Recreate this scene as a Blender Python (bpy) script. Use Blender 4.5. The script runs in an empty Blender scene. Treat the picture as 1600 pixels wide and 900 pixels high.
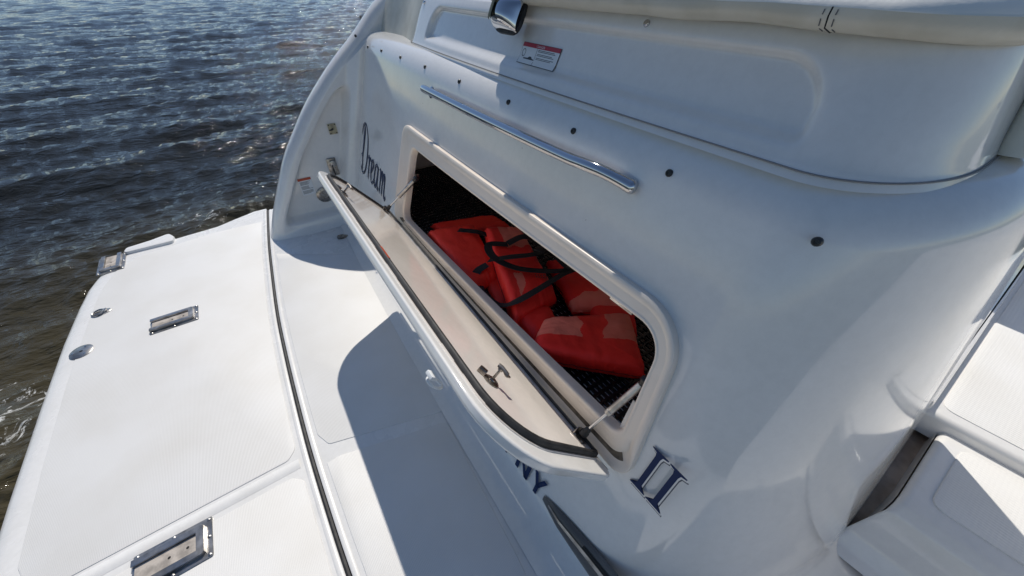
import bpy, bmesh, math, random
import numpy as np
from mathutils import Vector, Matrix, noise
random.seed(4); RNG = np.random.RandomState(7)
S = bpy.context.scene; C = S.collection

# ------------------------------------------------------------------ camera
CAM = Vector((0, 0, 1.6)); FP = 572.0
yaw = math.radians(33.93); pit = math.atan(484 / FP)
Rv = Vector((math.sin(yaw), math.cos(yaw), 0)); Fh = Vector((-math.cos(yaw), math.sin(yaw), 0))
Fv = Fh * math.cos(pit) + Vector((0, 0, -math.sin(pit))); Uv = Rv.cross(Fv)
cd = bpy.data.cameras.new('camera'); cam = bpy.data.objects.new('camera', cd); C.objects.link(cam)
cd.sensor_width = 36; cd.lens = FP / 1600 * 36; cd.clip_start = .02; cd.clip_end = 6000
cam.matrix_world = Matrix.Translation(CAM) @ Matrix((Rv, Uv, -Fv)).transposed().to_4x4()
S.camera = cam

# ------------------------------------------------------------------ sky and sun
SUN = Vector((-.68, .35, 1.0)).normalized()
el = math.asin(SUN.z); az = math.atan2(SUN.x, SUN.y)
w = bpy.data.worlds.new('World'); S.world = w; w.use_nodes = True
nt = w.node_tree; nt.nodes.clear()
sky = nt.nodes.new('ShaderNodeTexSky'); sky.sky_type = 'NISHITA'; sky.sun_disc = False
sky.sun_elevation = el; sky.sun_rotation = az; sky.air_density = .85; sky.dust_density = .05; sky.ozone_density = 1.6; sky.altitude = 200
bg = nt.nodes.new('ShaderNodeBackground'); bg.inputs[1].default_value = .088
wo = nt.nodes.new('ShaderNodeOutputWorld')
nt.links.new(sky.outputs[0], bg.inputs[0]); nt.links.new(bg.outputs[0], wo.inputs[0])
sl = bpy.data.lights.new('sun', 'SUN'); sl.energy = 3.35; sl.angle = math.radians(.53); sl.color = (1, .945, .86)
so = bpy.data.objects.new('sun', sl); C.objects.link(so)
so.rotation_euler = (-SUN).to_track_quat('-Z', 'Y').to_euler(); so.location = (-8, 4, 12)
S.view_settings.view_transform = 'Standard'; S.view_settings.look = 'None'
S.view_settings.exposure = .14; S.view_settings.gamma = 1
S.render.engine = 'CYCLES'
S.cycles.max_bounces = 8; S.cycles.diffuse_bounces = 4

# ------------------------------------------------------------------ materials
def mat(name, col, rough=.4, metal=0., coat=0., spec=.5, var=0., vscale=6., col2=None, thr=None,
        bump=None, rvar=0., coatr=.05, ior=1.5, det=5, speck=False):
    m = bpy.data.materials.new(name); m.use_nodes = True
    N = m.node_tree.nodes; L = m.node_tree.links; b = N['Principled BSDF']
    b.inputs['Base Color'].default_value = (*col, 1); b.inputs['Roughness'].default_value = rough
    b.inputs['Metallic'].default_value = metal; b.inputs['Coat Weight'].default_value = coat
    b.inputs['Coat Roughness'].default_value = coatr
    b.inputs['Specular IOR Level'].default_value = spec; b.inputs['IOR'].default_value = ior
    tc = N.new('ShaderNodeTexCoord')
    if col2 is not None:
        n = N.new('ShaderNodeTexNoise'); n.inputs['Scale'].default_value = vscale; n.inputs['Detail'].default_value = det
        L.new(tc.outputs['Object'], n.inputs['Vector'])
        r = N.new('ShaderNodeValToRGB'); t = thr or (.4, .62)
        r.color_ramp.elements[0].position = t[0]; r.color_ramp.elements[1].position = t[1]
        r.color_ramp.elements[0].color = (*col, 1); r.color_ramp.elements[1].color = (*col2, 1)
        L.new(n.outputs['Fac'], r.inputs[0]); L.new(r.outputs[0], b.inputs['Base Color'])
    if rvar:
        n = N.new('ShaderNodeTexNoise'); n.inputs['Scale'].default_value = 9; n.inputs['Detail'].default_value = 6
        L.new(tc.outputs['Object'], n.inputs['Vector'])
        mr = N.new('ShaderNodeMapRange'); mr.inputs[1].default_value = .3; mr.inputs[2].default_value = .7
        mr.inputs[3].default_value = max(0, rough - rvar); mr.inputs[4].default_value = rough + rvar
        L.new(n.outputs['Fac'], mr.inputs[0]); L.new(mr.outputs[0], b.inputs['Roughness'])
    if speck:
        v = N.new('ShaderNodeTexVoronoi'); v.inputs['Scale'].default_value = 6.5; L.new(tc.outputs['Object'], v.inputs['Vector'])
        gt = N.new('ShaderNodeMath'); gt.operation = 'GREATER_THAN'; gt.inputs[1].default_value = .011; L.new(v.outputs['Distance'], gt.inputs[0])
        n2 = N.new('ShaderNodeTexNoise'); n2.inputs['Scale'].default_value = 34; n2.inputs['Detail'].default_value = 8; n2.inputs['Roughness'].default_value = .7; L.new(tc.outputs['Object'], n2.inputs['Vector'])
        m2 = N.new('ShaderNodeMapRange'); m2.inputs[1].default_value = .35; m2.inputs[2].default_value = .6; m2.inputs[3].default_value = .955; m2.inputs[4].default_value = 1; L.new(n2.outputs['Fac'], m2.inputs[0])
        src = b.inputs['Base Color'].links[0].from_socket
        sc = N.new('ShaderNodeVectorMath'); sc.operation = 'SCALE'; L.new(src, sc.inputs[0]); L.new(m2.outputs[0], sc.inputs['Scale'])
        mx = N.new('ShaderNodeMix'); mx.data_type = 'RGBA'; L.new(gt.outputs[0], mx.inputs['Factor']); mx.inputs['A'].default_value = (.22, .17, .12, 1); L.new(sc.outputs[0], mx.inputs['B'])
        L.new(mx.outputs['Result'], b.inputs['Base Color'])
    if bump:
        n = N.new('ShaderNodeTexNoise'); n.inputs['Scale'].default_value = bump[0]; n.inputs['Detail'].default_value = 3
        L.new(tc.outputs['Object'], n.inputs['Vector'])
        bp = N.new('ShaderNodeBump'); bp.inputs['Strength'].default_value = bump[1]; bp.inputs['Distance'].default_value = bump[2]
        L.new(n.outputs['Fac'], bp.inputs['Height']); L.new(bp.outputs[0], b.inputs['Normal'])
    return m

def nonskid_mat(name, col, pitch=.0052, dist=.0012):
    m = bpy.data.materials.new(name); m.use_nodes = True
    N = m.node_tree.nodes; L = m.node_tree.links; b = N['Principled BSDF']
    b.inputs['Roughness'].default_value = .55
    tc = N.new('ShaderNodeTexCoord'); sp = N.new('ShaderNodeSeparateXYZ'); L.new(tc.outputs['Object'], sp.inputs[0])
    def wave(sock, p):
        mu = N.new('ShaderNodeMath'); mu.operation = 'MULTIPLY'; mu.inputs[1].default_value = 2 * math.pi / p
        L.new(sock, mu.inputs[0]); s = N.new('ShaderNodeMath'); s.operation = 'SINE'; L.new(mu.outputs[0], s.inputs[0]); return s.outputs[0]
    a = wave(sp.outputs[1], pitch); c = wave(sp.outputs[0], pitch * 1.15)
    ad = N.new('ShaderNodeMath'); ad.operation = 'MULTIPLY_ADD'; ad.inputs[1].default_value = .45
    L.new(c, ad.inputs[0]); L.new(a, ad.inputs[2])
    bp = N.new('ShaderNodeBump'); bp.inputs['Strength'].default_value = .13; bp.inputs['Distance'].default_value = dist
    L.new(ad.outputs[0], bp.inputs['Height']); L.new(bp.outputs[0], b.inputs['Normal'])
    # slightly darker between the ribs, and broad scuffs
    n = N.new('ShaderNodeTexNoise'); n.inputs['Scale'].default_value = 3.2; n.inputs['Detail'].default_value = 7
    L.new(tc.outputs['Object'], n.inputs['Vector'])
    r = N.new('ShaderNodeValToRGB'); r.color_ramp.elements[0].position = .3; r.color_ramp.elements[1].position = .62
    r.color_ramp.elements[0].color = (col[0] * .94, col[1] * .93, col[2] * .91, 1); r.color_ramp.elements[1].color = (*col, 1)
    L.new(n.outputs['Fac'], r.inputs[0])
    mr = N.new('ShaderNodeMapRange'); mr.inputs[1].default_value = -1.4; mr.inputs[2].default_value = .3
    mr.inputs[3].default_value = .97; mr.inputs[4].default_value = 1
    L.new(ad.outputs[0], mr.inputs[0])
    vm = N.new('ShaderNodeVectorMath'); vm.operation = 'SCALE'; L.new(r.outputs[0], vm.inputs[0]); L.new(mr.outputs[0], vm.inputs['Scale'])
    # a few specks of dirt
    v = N.new('ShaderNodeTexVoronoi'); v.inputs['Scale'].default_value = 5.5; L.new(tc.outputs['Object'], v.inputs['Vector'])
    lt = N.new('ShaderNodeMath'); lt.operation = 'GREATER_THAN'; lt.inputs[1].default_value = .006; L.new(v.outputs['Distance'], lt.inputs[0])
    mx = N.new('ShaderNodeMix'); mx.data_type = 'RGBA'; L.new(lt.outputs[0], mx.inputs['Factor'])
    mx.inputs['A'].default_value = (.16, .13, .1, 1); L.new(vm.outputs[0], mx.inputs['B'])
    L.new(mx.outputs['Result'], b.inputs['Base Color'])
    return m

M = dict(
    gel=mat('gelcoat', (.80, .785, .755), .11, coat=.45, coatr=.04, col2=(.75, .735, .70), vscale=2.5, thr=(.45, .75), rvar=.04, speck=True, bump=(4, .12, .004)),
    deck=mat('deck_gelcoat', (.78, .77, .75), .26, col2=(.72, .71, .68), vscale=7, thr=(.5, .8), rvar=.08, speck=True),
    liner=mat('hatch_liner', (.86, .80, .735), .2, coat=.8, col2=(.82, .755, .69), vscale=5, speck=True),
    frame=mat('frame_gelcoat', (.86, .76, .65), .34, coat=.0, col2=(.79, .69, .58), vscale=11, thr=(.5, .8), rvar=.06),
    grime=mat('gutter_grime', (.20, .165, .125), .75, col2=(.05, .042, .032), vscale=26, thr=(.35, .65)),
    nonskid=nonskid_mat('nonskid', (.76, .75, .73)),
    nonskid2=nonskid_mat('nonskid_ribbed', (.80, .79, .765), .011, .002),
    rubber=mat('rubber', (.012, .012, .013), .6, col2=(.03, .03, .03), vscale=30, bump=(200, .3, .001)),
    steel=mat('polished_steel', (.50, .485, .47), .36, metal=1, rvar=.1, col2=(.28, .27, .26), vscale=22),
    chrome=mat('chrome', (.54, .55, .57), .05, metal=1),
    cast=mat('cast_nickel', (.42, .38, .34), .3, metal=1, col2=(.25, .22, .19), vscale=60, bump=(120, .3, .001)),
    slot=mat('weathered_plastic', (.50, .45, .40), .7, col2=(.30, .27, .24), vscale=28),
    dark=mat('dark_void', (.012, .012, .012), .8),
    blackp=mat('black_plastic', (.018, .018, .019), .35),
    ventm=mat('vent_plastic', (.085, .08, .078), .42, col2=(.12, .115, .11), vscale=9),
    lockerin=mat('locker_liner', (.80, .73, .67), .5, col2=(.72, .64, .58), vscale=9),
    red=mat('vest_nylon', (.97, .028, .020), .6, col2=(.90, .02, .014), vscale=5, bump=(22, .5, .008)),
    red2=mat('vest_nylon_bright', (.98, .042, .020), .6, col2=(.94, .028, .016), vscale=5, bump=(20, .5, .008)),
    faded=mat('vest_nylon_faded', (.95, .23, .16), .62, col2=(.93, .15, .10), vscale=9, thr=(.45, .8), bump=(24, .5, .008)),
    redseam=mat('seam_thread', (.25, .01, .008), .7),
    web=mat('webbing', (.010, .010, .011), .7, bump=(300, .5, .001)),
    mat_=mat('mat_rubber', (.014, .014, .015), .38),
    navy=mat('navy_vinyl', (.003, .020, .085), .45, spec=.25),
    grey=mat('grey_vinyl', (.10, .105, .12), .45, spec=.3),
    decal=mat('decal_white', (.75, .77, .78), .35),
    decalred=mat('decal_red', (.42, .03, .05), .4), decalorange=mat('decal_rust', (.50, .08, .03), .4),
    ink=mat('ink', (.03, .03, .035), .5),
    vinyl=mat('cream_vinyl', (.62, .59, .50), .45, col2=(.55, .52, .43), vscale=12, bump=(90, .3, .002)),
    jointc=mat('joint_caulk', (.22, .22, .22), .5),
    padc=mat('cream_pad', (.80, .76, .64), .42, bump=(70, .3, .002)),
    vinylw=mat('white_vinyl', (.80, .79, .75), .42, bump=(70, .3, .002)),
    plate=mat('aged_plate', (.52, .46, .30), .45, col2=(.35, .30, .19), vscale=40),
    chan=mat('channel_dirt', (.62, .46, .33), .6, col2=(.42, .30, .21), vscale=15),
    grille=mat('grille', (.10, .11, .07), .55),
    carpet=nonskid_mat('cockpit_sole', (.62, .62, .60), .011, .002),
)

# ------------------------------------------------------------------ mesh helpers
def link(name, verts, faces, m, parent=None, smooth=True, label=None, kind=None, auto=None):
    me = bpy.data.meshes.new(name); me.from_pydata([tuple(v) for v in verts], [], faces); me.validate(); me.update()
    if smooth: me.polygons.foreach_set('use_smooth', [True] * len(me.polygons))
    if m: me.materials.append(m)
    if auto and smooth: me.set_sharp_from_angle(angle=math.radians(auto))
    o = bpy.data.objects.new(name, me); C.objects.link(o)
    if parent: o.parent = parent
    if label: o['label'] = label
    if kind: o['kind'] = kind
    return o

class MB:
    def __init__(s): s.v = []; s.f = []
    def add(s, v, f):
        n = len(s.v); s.v += [tuple(p) for p in v]; s.f += [tuple(i + n for i in q) for q in f]; return s
    def box(s, c, d, R=None, bev=0):
        bm = bmesh.new(); bmesh.ops.create_cube(bm, size=1)
        for v in bm.verts: v.co = Vector((v.co.x * d[0], v.co.y * d[1], v.co.z * d[2]))
        if bev: bmesh.ops.bevel(bm, geom=bm.edges[:], offset=bev, segments=2, affect='EDGES', profile=.5)
        R = R or Matrix.Identity(3)
        for v in bm.verts: v.co = R @ v.co + Vector(c)
        bm.verts.index_update(); s.add([v.co[:] for v in bm.verts], [[v.index for v in f.verts] for f in bm.faces]); bm.free(); return s
    def tube(s, pts, rad, n=12, cap=True):
        pts = [Vector(p) for p in pts]; rr = rad if isinstance(rad, (list, tuple)) else [rad] * len(pts)
        vs = []; up = None
        for i, p in enumerate(pts):
            t = (pts[min(i + 1, len(pts) - 1)] - pts[max(i - 1, 0)]).normalized()
            if up is None: up = t.orthogonal().normalized()
            a = (up - t * up.dot(t)).normalized(); b = t.cross(a); up = a
            for k in range(n):
                q = 2 * math.pi * k / n; vs.append(p + (a * math.cos(q) + b * math.sin(q)) * rr[i])
        fs = [(i * n + k, i * n + (k + 1) % n, (i + 1) * n + (k + 1) % n, (i + 1) * n + k) for i in range(len(pts) - 1) for k in range(n)]
        if cap: fs += [tuple(range(n))[::-1], tuple((len(pts) - 1) * n + k for k in range(n))]
        return s.add(vs, fs)
    def lathe(s, o, axis, prof, n=20):
        z = Vector(axis).normalized(); a = z.orthogonal().normalized(); b = z.cross(a); o = Vector(o); vs = []; fs = []
        for r, h in prof:
            for k in range(n):
                q = 2 * math.pi * k / n; vs.append(o + z * h + (a * math.cos(q) + b * math.sin(q)) * r)
        for i in range(len(prof) - 1):
            for k in range(n): fs.append((i * n + k, i * n + (k + 1) % n, (i + 1) * n + (k + 1) % n, (i + 1) * n + k))
        fs.append(tuple((len(prof) - 1) * n + k for k in range(n)))
        return s.add(vs, fs)
    def slab(s, pts, z0, z1, rings=((0, 0),)):
        """closed plan polygon, top at z1; rings = (outward, down) steps rolling the edge, then wall to z0"""
        P = [Vector((p[0], p[1])) for p in pts]; n = len(P)
        ar = sum(P[i].x * P[(i + 1) % n].y - P[(i + 1) % n].x * P[i].y for i in range(n))
        if ar < 0: P = P[::-1]
        nr = []
        for i in range(n):
            d = (P[(i + 1) % n] - P[i - 1]); d = d.normalized() if d.length > 1e-9 else Vector((1, 0)); nr.append(Vector((d.y, -d.x)))
        vs = []; R = list(rings) + [(rings[-1][0], z1 - z0)]
        for off, dn in R: vs += [(P[i].x + nr[i].x * off, P[i].y + nr[i].y * off, z1 - dn) for i in range(n)]
        fs = [tuple(range(n))]
        for k in range(len(R) - 1): fs += [(k * n + i, (k + 1) * n + i, (k + 1) * n + (i + 1) % n, k * n + (i + 1) % n) for i in range(n)]
        return s.add(vs, fs)
    def build(s, name, m, parent=None, smooth=True, auto=35, **k): return link(name, s.v, s.f, m, parent, smooth, auto=auto, **k)

def rpoly(pts, r, n=7):
    """round the corners of a closed polygon; r a number or one per corner"""
    out = []; P = [Vector(p) for p in pts]; N = len(P)
    for i in range(N):
        ri = r[min(i, len(r) - 1)] if isinstance(r, (list, tuple)) else r
        a, b, c = P[i - 1], P[i], P[(i + 1) % N]; u = (a - b); v = (c - b)
        if ri <= 0: out.append(b); continue
        ang = u.angle(v); d = min(ri / math.tan(ang / 2), u.length * .49, v.length * .49)
        p, q = b + u.normalized() * d, b + v.normalized() * d
        for k in range(n + 1):
            t = k / n; out.append((1 - t) ** 2 * p + 2 * t * (1 - t) * b + t * t * q)
    return out

def grid(fn, nu, nv, keep=None):
    vs = [fn(i / (nu - 1), j / (nv - 1)) for j in range(nv) for i in range(nu)]
    fs = []
    for j in range(nv - 1):
        for i in range(nu - 1):
            q = (j * nu + i, j * nu + i + 1, (j + 1) * nu + i + 1, (j + 1) * nu + i)
            if keep is None or keep(*[sum(vs[k][a] for k in q) / 4 for a in range(3)]): fs.append(q)
    return vs, fs
def sst(a, b, x):
    t = min(1, max(0, (x - a) / (b - a))); return t * t * (3 - 2 * t)
def interp(x, xs, ys): return float(np.interp(x, xs, ys))
def resample(pts, step):
    out = []
    for i in range(len(pts)):
        a, b = Vector(pts[i]), Vector(pts[(i + 1) % len(pts)]); k = max(1, int((b - a).length / step))
        out += [a.lerp(b, t / k) for t in range(k)]
    return out
def catmull(P, n=8):
    P = [Vector(p) for p in P]; out = []
    for i in range(len(P) - 1):
        a, b, c, d = P[max(i - 1, 0)], P[i], P[i + 1], P[min(i + 2, len(P) - 1)]
        for k in range(n):
            t = k / n
            out.append(.5 * ((2 * b) + (c - a) * t + (2 * a - 5 * b + 4 * c - d) * t * t + (3 * b - a - 3 * c + d) * t ** 3))
    out.append(P[-1]); return out

def empty(name, label, cat, loc=(0, 0, 0), group=None):
    o = bpy.data.objects.new(name, None); C.objects.link(o); o.location = loc; o.empty_display_size = .1
    o['label'] = label; o['category'] = cat
    if group: o['group'] = group
    return o

boat = empty('cabin_cruiser', 'white cabin cruiser stern with open transom locker, swim platform and moulded steps', 'boat')

# ------------------------------------------------------------------ transom
TK = .32; TY = .385
def tY(x, z): return TY + TK * z + .010 * min(x + .8, 0) ** 2
def tP(x, z, off=0.):                       # a point on the transom face, off = proud of it
    return Vector((x, tY(x, z) - off * .952, z + off * .305))
def wallX(z): return .325 - .22 * z
prof = [(-.13, .004), (-.090, .008), (-.055, .017), (-.030, .030), (-.013, .046), (-.004, .062), (0, .085)]
nz = 66
for k in range(1, nz + 1): prof.append((0, .085 + (1.235 - .085) * k / nz))
prof += [(.004, 1.255), (.012, 1.275), (.024, 1.292), (.040, 1.305), (.062, 1.314), (.10, 1.320), (.2, 1.323), (.32, 1.324)]
IN = [(-1.93, .625), (-1.93, .895), (-.325, .905), (-.262, .60)]        # rough hole, hidden under the frame
def plan(u, z, e):
    zz = min(max(z, 0), 1.3); rx = .5 - .20 * zz / 1.25; ry = 1.0 - .45 * zz / 1.25
    xw = wallX(zz); cx = xw - rx; cy0 = TY + TK * z
    if u < 1:
        x = -3.12 + (cx + 3.12) * u; y = tY(x, z) ; nx, ny = 0, 1
        y = y + e; return (x, y)
    if u < 2:
        q = (u - 1) * math.pi / 2
        px = cx + rx * math.sin(q); py = cy0 + ry * (1 - math.cos(q))
        n = Vector((-math.sin(q) / rx, math.cos(q) / ry)).normalized()
        return (px + n.x * e, py + n.y * e)
    y = cy0 + ry + (1.72 - cy0 - ry) * (u - 2)
    return (xw - e, y)
us = [i / 190 for i in range(190)] + [1 + i / 34 for i in range(34)] + [2 + i / 8 for i in range(9)]
vs = []; fs = []
for (e, z) in prof:
    for u in us: p = plan(u, z, e); vs.append((p[0], p[1], z))
n = len(us)
for j in range(len(prof) - 1):
    for i in range(n - 1):
        q = (j * n + i, j * n + i + 1, (j + 1) * n + i + 1, (j + 1) * n + i)
        cx = sum(vs[k][0] for k in q) / 4; cz = sum(vs[k][2] for k in q) / 4
        if us[i] < 1 and -2.0 < cx < -.285 and .50 + .05 * (cx + 2) / 1.7 < cz < .915 and not (cx > -.385 and cz > .827 and math.hypot(cx + .385, cz - .827) > .098) and not (cx > -.30 and cz < .57): continue
        fs.append(q)
# low sill carrying the wall forward beside the upper step, and the cap closing the box
transom = link('transom', vs, fs, M['gel'], boat)
mb = MB(); mb.box((-.62, 1.725, .86), (1.30, .03, .90), bev=.01)
mb.build('locker_back_wall', M['gel'], boat)
mb = MB(); mb.slab(rpoly([(-.3, 1.72), (wallX(.4) + .010, 1.72), (wallX(.4) + .010, 3.6), (-.3, 3.6)], .01, 2), -.02, .40, ((-.02, 0), (-.006, .004), (0, .016)))
mb.build('side_sill', M['gel'], boat)

# screws along the top of the transom (black rubber heads)
sm = None
for (x, z) in [(-2.98, 1.245), (-2.68, 1.256), (-2.333, 1.262), (-1.977, 1.264), (-1.594, 1.261), (-1.203, 1.258), (-.842, 1.251), (-.492, 1.244), (-.158, 1.232)]:
    if sm is None:
        mb = MB(); mb.lathe((0, 0, 0), (0, -.95, .30), [(.0092, -.004), (.0092, .003), (.0075, .0055), (.0042, .006), (.0036, .0035)], 14)
        sm = mb.build('black_screw', M['blackp'], boat); o = sm
    else:
        o = sm.copy(); C.objects.link(o)
    zz = interp(z, [1.235, 1.255, 1.275], [0, .004, .012])
    o.location = (x, tY(x, z) + zz, z)

# grab rail
pts = [(-1.845, -.004, 1.178), (-1.86, .018, 1.180), (-1.845, .036, 1.184), (-1.79, .045, 1.187), (-1.3, .047, 1.186), (-.83, .047, 1.188), (-.73, .045, 1.191), (-.66, .037, 1.193), (-.61, .024, 1.190), (-.575, .012, 1.186), (-.555, .006, 1.184)]
P = [tP(x, z, o) for x, o, z in catmull(pts, 5)]
rail = MB().tube(P, [.0172] * (len(P) - 12) + [.0172 + .0004 * k for k in range(8)] + [.020, .018, .015, .011], 18).build('grab_rail', M['chrome'], boat, label='polished steel grab rail along the top of the transom')
MB().lathe(tP(-1.845, 1.178, .001), (0, -.95, .3), [(.026, 0), (.026, .003), (.018, .007), (.013, .008)], 20).build('rail_flange', M['chrome'], rail)

# ------------------------------------------------------------------ hatch frame round the opening
def rr4(P, R): return [Vector((p[0], p[1])) for p in rpoly([(a, b) for a, b in P], R, 10)]
NL = 240
def even(pts, n=NL):
    P = [Vector(p) for p in pts]; P.append(P[0]); d = [0]
    for i in range(1, len(P)): d.append(d[-1] + (P[i] - P[i - 1]).length)
    xs = [p[0] for p in P]; ys = [p[1] for p in P]
    return [(interp(t, d, xs), interp(t, d, ys)) for t in np.linspace(0, d[-1], n, endpoint=False)]
def match(a, b):            # sample b where rays from the shared corner layout of a fall: same corner indices, same counts
    return b
def frame_loop(P, R, seg=10, side=(40, 14, 40, 14)):
    """rounded quad with a fixed point count so loops correspond one to one"""
    c = []; V = [Vector(p) for p in P]; N = 4; arcs = []
    for i in range(4):
        a, b, d = V[i - 1], V[i], V[(i + 1) % 4]; u = a - b; v = d - b; ang = u.angle(v)
        L = R[i] / math.tan(ang / 2); p, q = b + u.normalized() * L, b + v.normalized() * L
        arc = []
        cen = None
        for k in range(seg + 1):
            t = k / seg; w_ = .78
            den = (1 - t) ** 2 + 2 * w_ * t * (1 - t) + t * t
            arc.append(((1 - t) ** 2 * p + 2 * w_ * t * (1 - t) * b + t * t * q) / den)
        arcs.append(arc)
    for i in range(4):
        c += arcs[i]; s0 = arcs[i][-1]; s1 = arcs[(i + 1) % 4][0]
        for k in range(1, side[i]): c.append(s0.lerp(s1, k / side[i]))
    return c
# corners: far bottom, far top, near top, near bottom   (x, z on the face)
OUT = [(-2.118, .455), (-2.118, .985), (-.262, .975), (-.186, .478)]
INN = [(-1.965, .512), (-1.960, .900), (-.300, .912), (-.266, .590)]
RO = [.075, .075, .15, .055]; RI = [.055, .055, .085, .035]
Lo = frame_loop(OUT, RO, side=(14, 60, 16, 60)); Li = frame_loop(INN, RI, side=(14, 60, 16, 60))
steps = [(0, -.012), (0, .024), (.012, .029), (.04, .031), (.28, .034), (.36, .032), (.42, .024), (.46, .014), (.50, .010), (.75, .010), (.785, .013), (.81, .026), (.85, .031), (.93, .031), (.98, .028), (1.0, .020), (1.0, -.016)]
def frame_part(s0, s1, mname, name, parent, low=False):
    vs = []; fs = []; n = len(Lo)
    for (t, off) in steps[s0:s1 + 1]:
        for a, b in zip(Lo, Li):
            p = a.lerp(b, t)
            k = .78 if off > 0 else 1
            wb = sst(.62, .555, a.lerp(b, .5).y)
            if .3 < t < .84: off = off * wb + (1 - wb) * (.0285 + .0 * t)
            if .05 < t < .5: k = k * (1 - wb) + wb * (.010 / off)
            vs.append(tP(p.x, p.y, off * k))
    for j in range(s1 - s0): fs += [(j * n + i, j * n + (i + 1) % n, (j + 1) * n + (i + 1) % n, (j + 1) * n + i) for i in range(n)]
    fs = [f[::-1] for f in fs]
    return link(name, vs, fs, M[mname], parent)
hf = frame_part(0, 16, 'frame', 'hatch_frame', boat)
hf['label'] = 'cream moulded frame around the locker opening'
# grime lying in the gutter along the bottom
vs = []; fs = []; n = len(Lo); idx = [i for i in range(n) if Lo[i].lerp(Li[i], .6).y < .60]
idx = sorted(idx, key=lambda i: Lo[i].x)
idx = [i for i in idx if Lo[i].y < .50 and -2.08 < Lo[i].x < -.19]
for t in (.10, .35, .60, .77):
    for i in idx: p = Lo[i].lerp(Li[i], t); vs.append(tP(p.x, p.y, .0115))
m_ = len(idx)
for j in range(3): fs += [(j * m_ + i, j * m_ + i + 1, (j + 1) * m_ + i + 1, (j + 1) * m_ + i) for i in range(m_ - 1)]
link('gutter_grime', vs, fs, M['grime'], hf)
for x in (-1.86, -.468):            # striker plates under the top lip
    MB().box(tP(x, .889, -.030), (.085, .010, .016), Matrix.Rotation(-.31, 3, 'X'), .002).build('striker_plate', M['steel'], hf)

# ------------------------------------------------------------------ locker inside
FZ = .405
mb = MB()
xa, xb, zb, zt_, yb = -2.88, -.235, FZ - .002, 1.17, 1.46
for x in (xa, xb):
    mb.add([(x, tY(x, zb) + .02, zb), (x, tY(x, zt_) + .02, zt_), (x, yb, zt_), (x, yb, zb)], [(0, 1, 2, 3)])
mb.add([(xa, yb, zb), (xb, yb, zb), (xb, yb, zt_), (xa, yb, zt_)], [(0, 1, 2, 3)])
mb.add([(xa, tY(xa, zt_) + .02, zt_), (xb, tY(xb, zt_) + .02, zt_), (xb, yb, zt_), (xa, yb, zt_)], [(0, 1, 2, 3)])
mb.add([(xa, tY(xa, zb) + .02, zb), (xb, tY(xb, zb) + .02, zb), (xb, yb, zb), (xa, yb, zb)], [(0, 1, 2, 3)])
mb.build('locker_interior', M['lockerin'], boat, smooth=False)
vs, fs = grid(lambda u, v: tuple(tP(-2.0 + 1.75 * u, .505 + .088 * u, -.014) * v + Vector((-2.0 + 1.75 * u, .585, .40)) * (1 - v)), 30, 4)
link('locker_sill', vs, fs, M['lockerin'], boat)

# rubber mat: lattice of strips, pale floor glinting through the slots
mroot = empty('rubber_mat', 'black slotted rubber matting covering the locker floor under the life vests', 'mat', (-1.53, 1.015, FZ))
mb = MB(); L_, W_ = 2.56, .80; px_, py_ = .036, .0215
for j in range(int(W_ / py_)):
    y = -W_ / 2 + j * py_
    mb.box((0, y, .006), (L_, .0120, .010))
for i in range(int(L_ / px_)):
    x = -L_ / 2 + i * px_
    mb.box((x, 0, .007), (.012, W_, .013))
o = mb.build('mat_lattice', M['mat_'], mroot, smooth=False); o['kind'] = 'stuff'
mb = MB(); mb.box((0, 0, .0015), (L_, W_, .001)); mb.build('mat_backing', mat('floor_under_mat', (.72, .74, .76), .3), mroot, smooth=False)
mroot.rotation_euler = (0, 0, math.radians(-1.0))

# ------------------------------------------------------------------ hatch door, hinged on the lower edge
DA = math.radians(50); DH = Vector((0, .497, .498))
dS = Vector((0, -math.cos(DA), math.sin(DA))); dN = Vector((0, math.sin(DA), math.cos(DA)))
def dP(x, s, h=0.): return Vector((x, 0, 0)) + DH + dS * s + dN * h
door = bpy.data.objects.new('locker_door', None); C.objects.link(door); door.parent = boat
door['label'] = 'open bottom hinged locker door with cream liner and black gasket'
DO = [(-2.11, -.005), (-2.15, .494), (-.275, .492), (-.215, -.005)]
DR = [.03, .19, .21, .03]
def dloop(ins):
    P = [(-2.11 + ins * 1.0, -.005 + ins * .45), (-2.15 + ins, .488 - ins), (-.275 - ins - .010 * sst(.012, .033, ins), .484 - ins), (-.215 - ins - .028 * sst(.012, .033, ins), -.005 + ins * .45)]
    return frame_loop(P, [max(.008, r - ins * .8) for r in DR], side=(20, 60, 20, 60))
def dring(loops, name, m, parent, cap=True, top=True):
    vs = []; fs = []; n = len(loops[0][0])
    for lp, h in loops:
        for p in lp: vs.append(dP(p.x, p.y, h))
    for j in range(len(loops) - 1): fs += [(j * n + i, (j + 1) * n + i, (j + 1) * n + (i + 1) % n, j * n + (i + 1) % n) for i in range(n)]
    if cap: fs.append(tuple((len(loops) - 1) * n + i for i in range(n)))
    return link(name, vs, fs, m, parent, auto=50)
dring([(dloop(.10), -.028), (dloop(.012), -.028), (dloop(.006), -.0265), (dloop(.003), -.023), (dloop(.002), -.019), (dloop(.000), -.006), (dloop(-.0002), -.004), (dloop(.002), -.0005), (dloop(.006), .001), (dloop(.012), .001), (dloop(.030), .001), (dloop(.032), -.004)], 'outer_skin', M['gel'], door)
dring([(dloop(.030), -.006), (dloop(.031), .004), (dloop(.060), .006), (dloop(.064), .006)], 'inner_liner', M['liner'], door)
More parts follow.
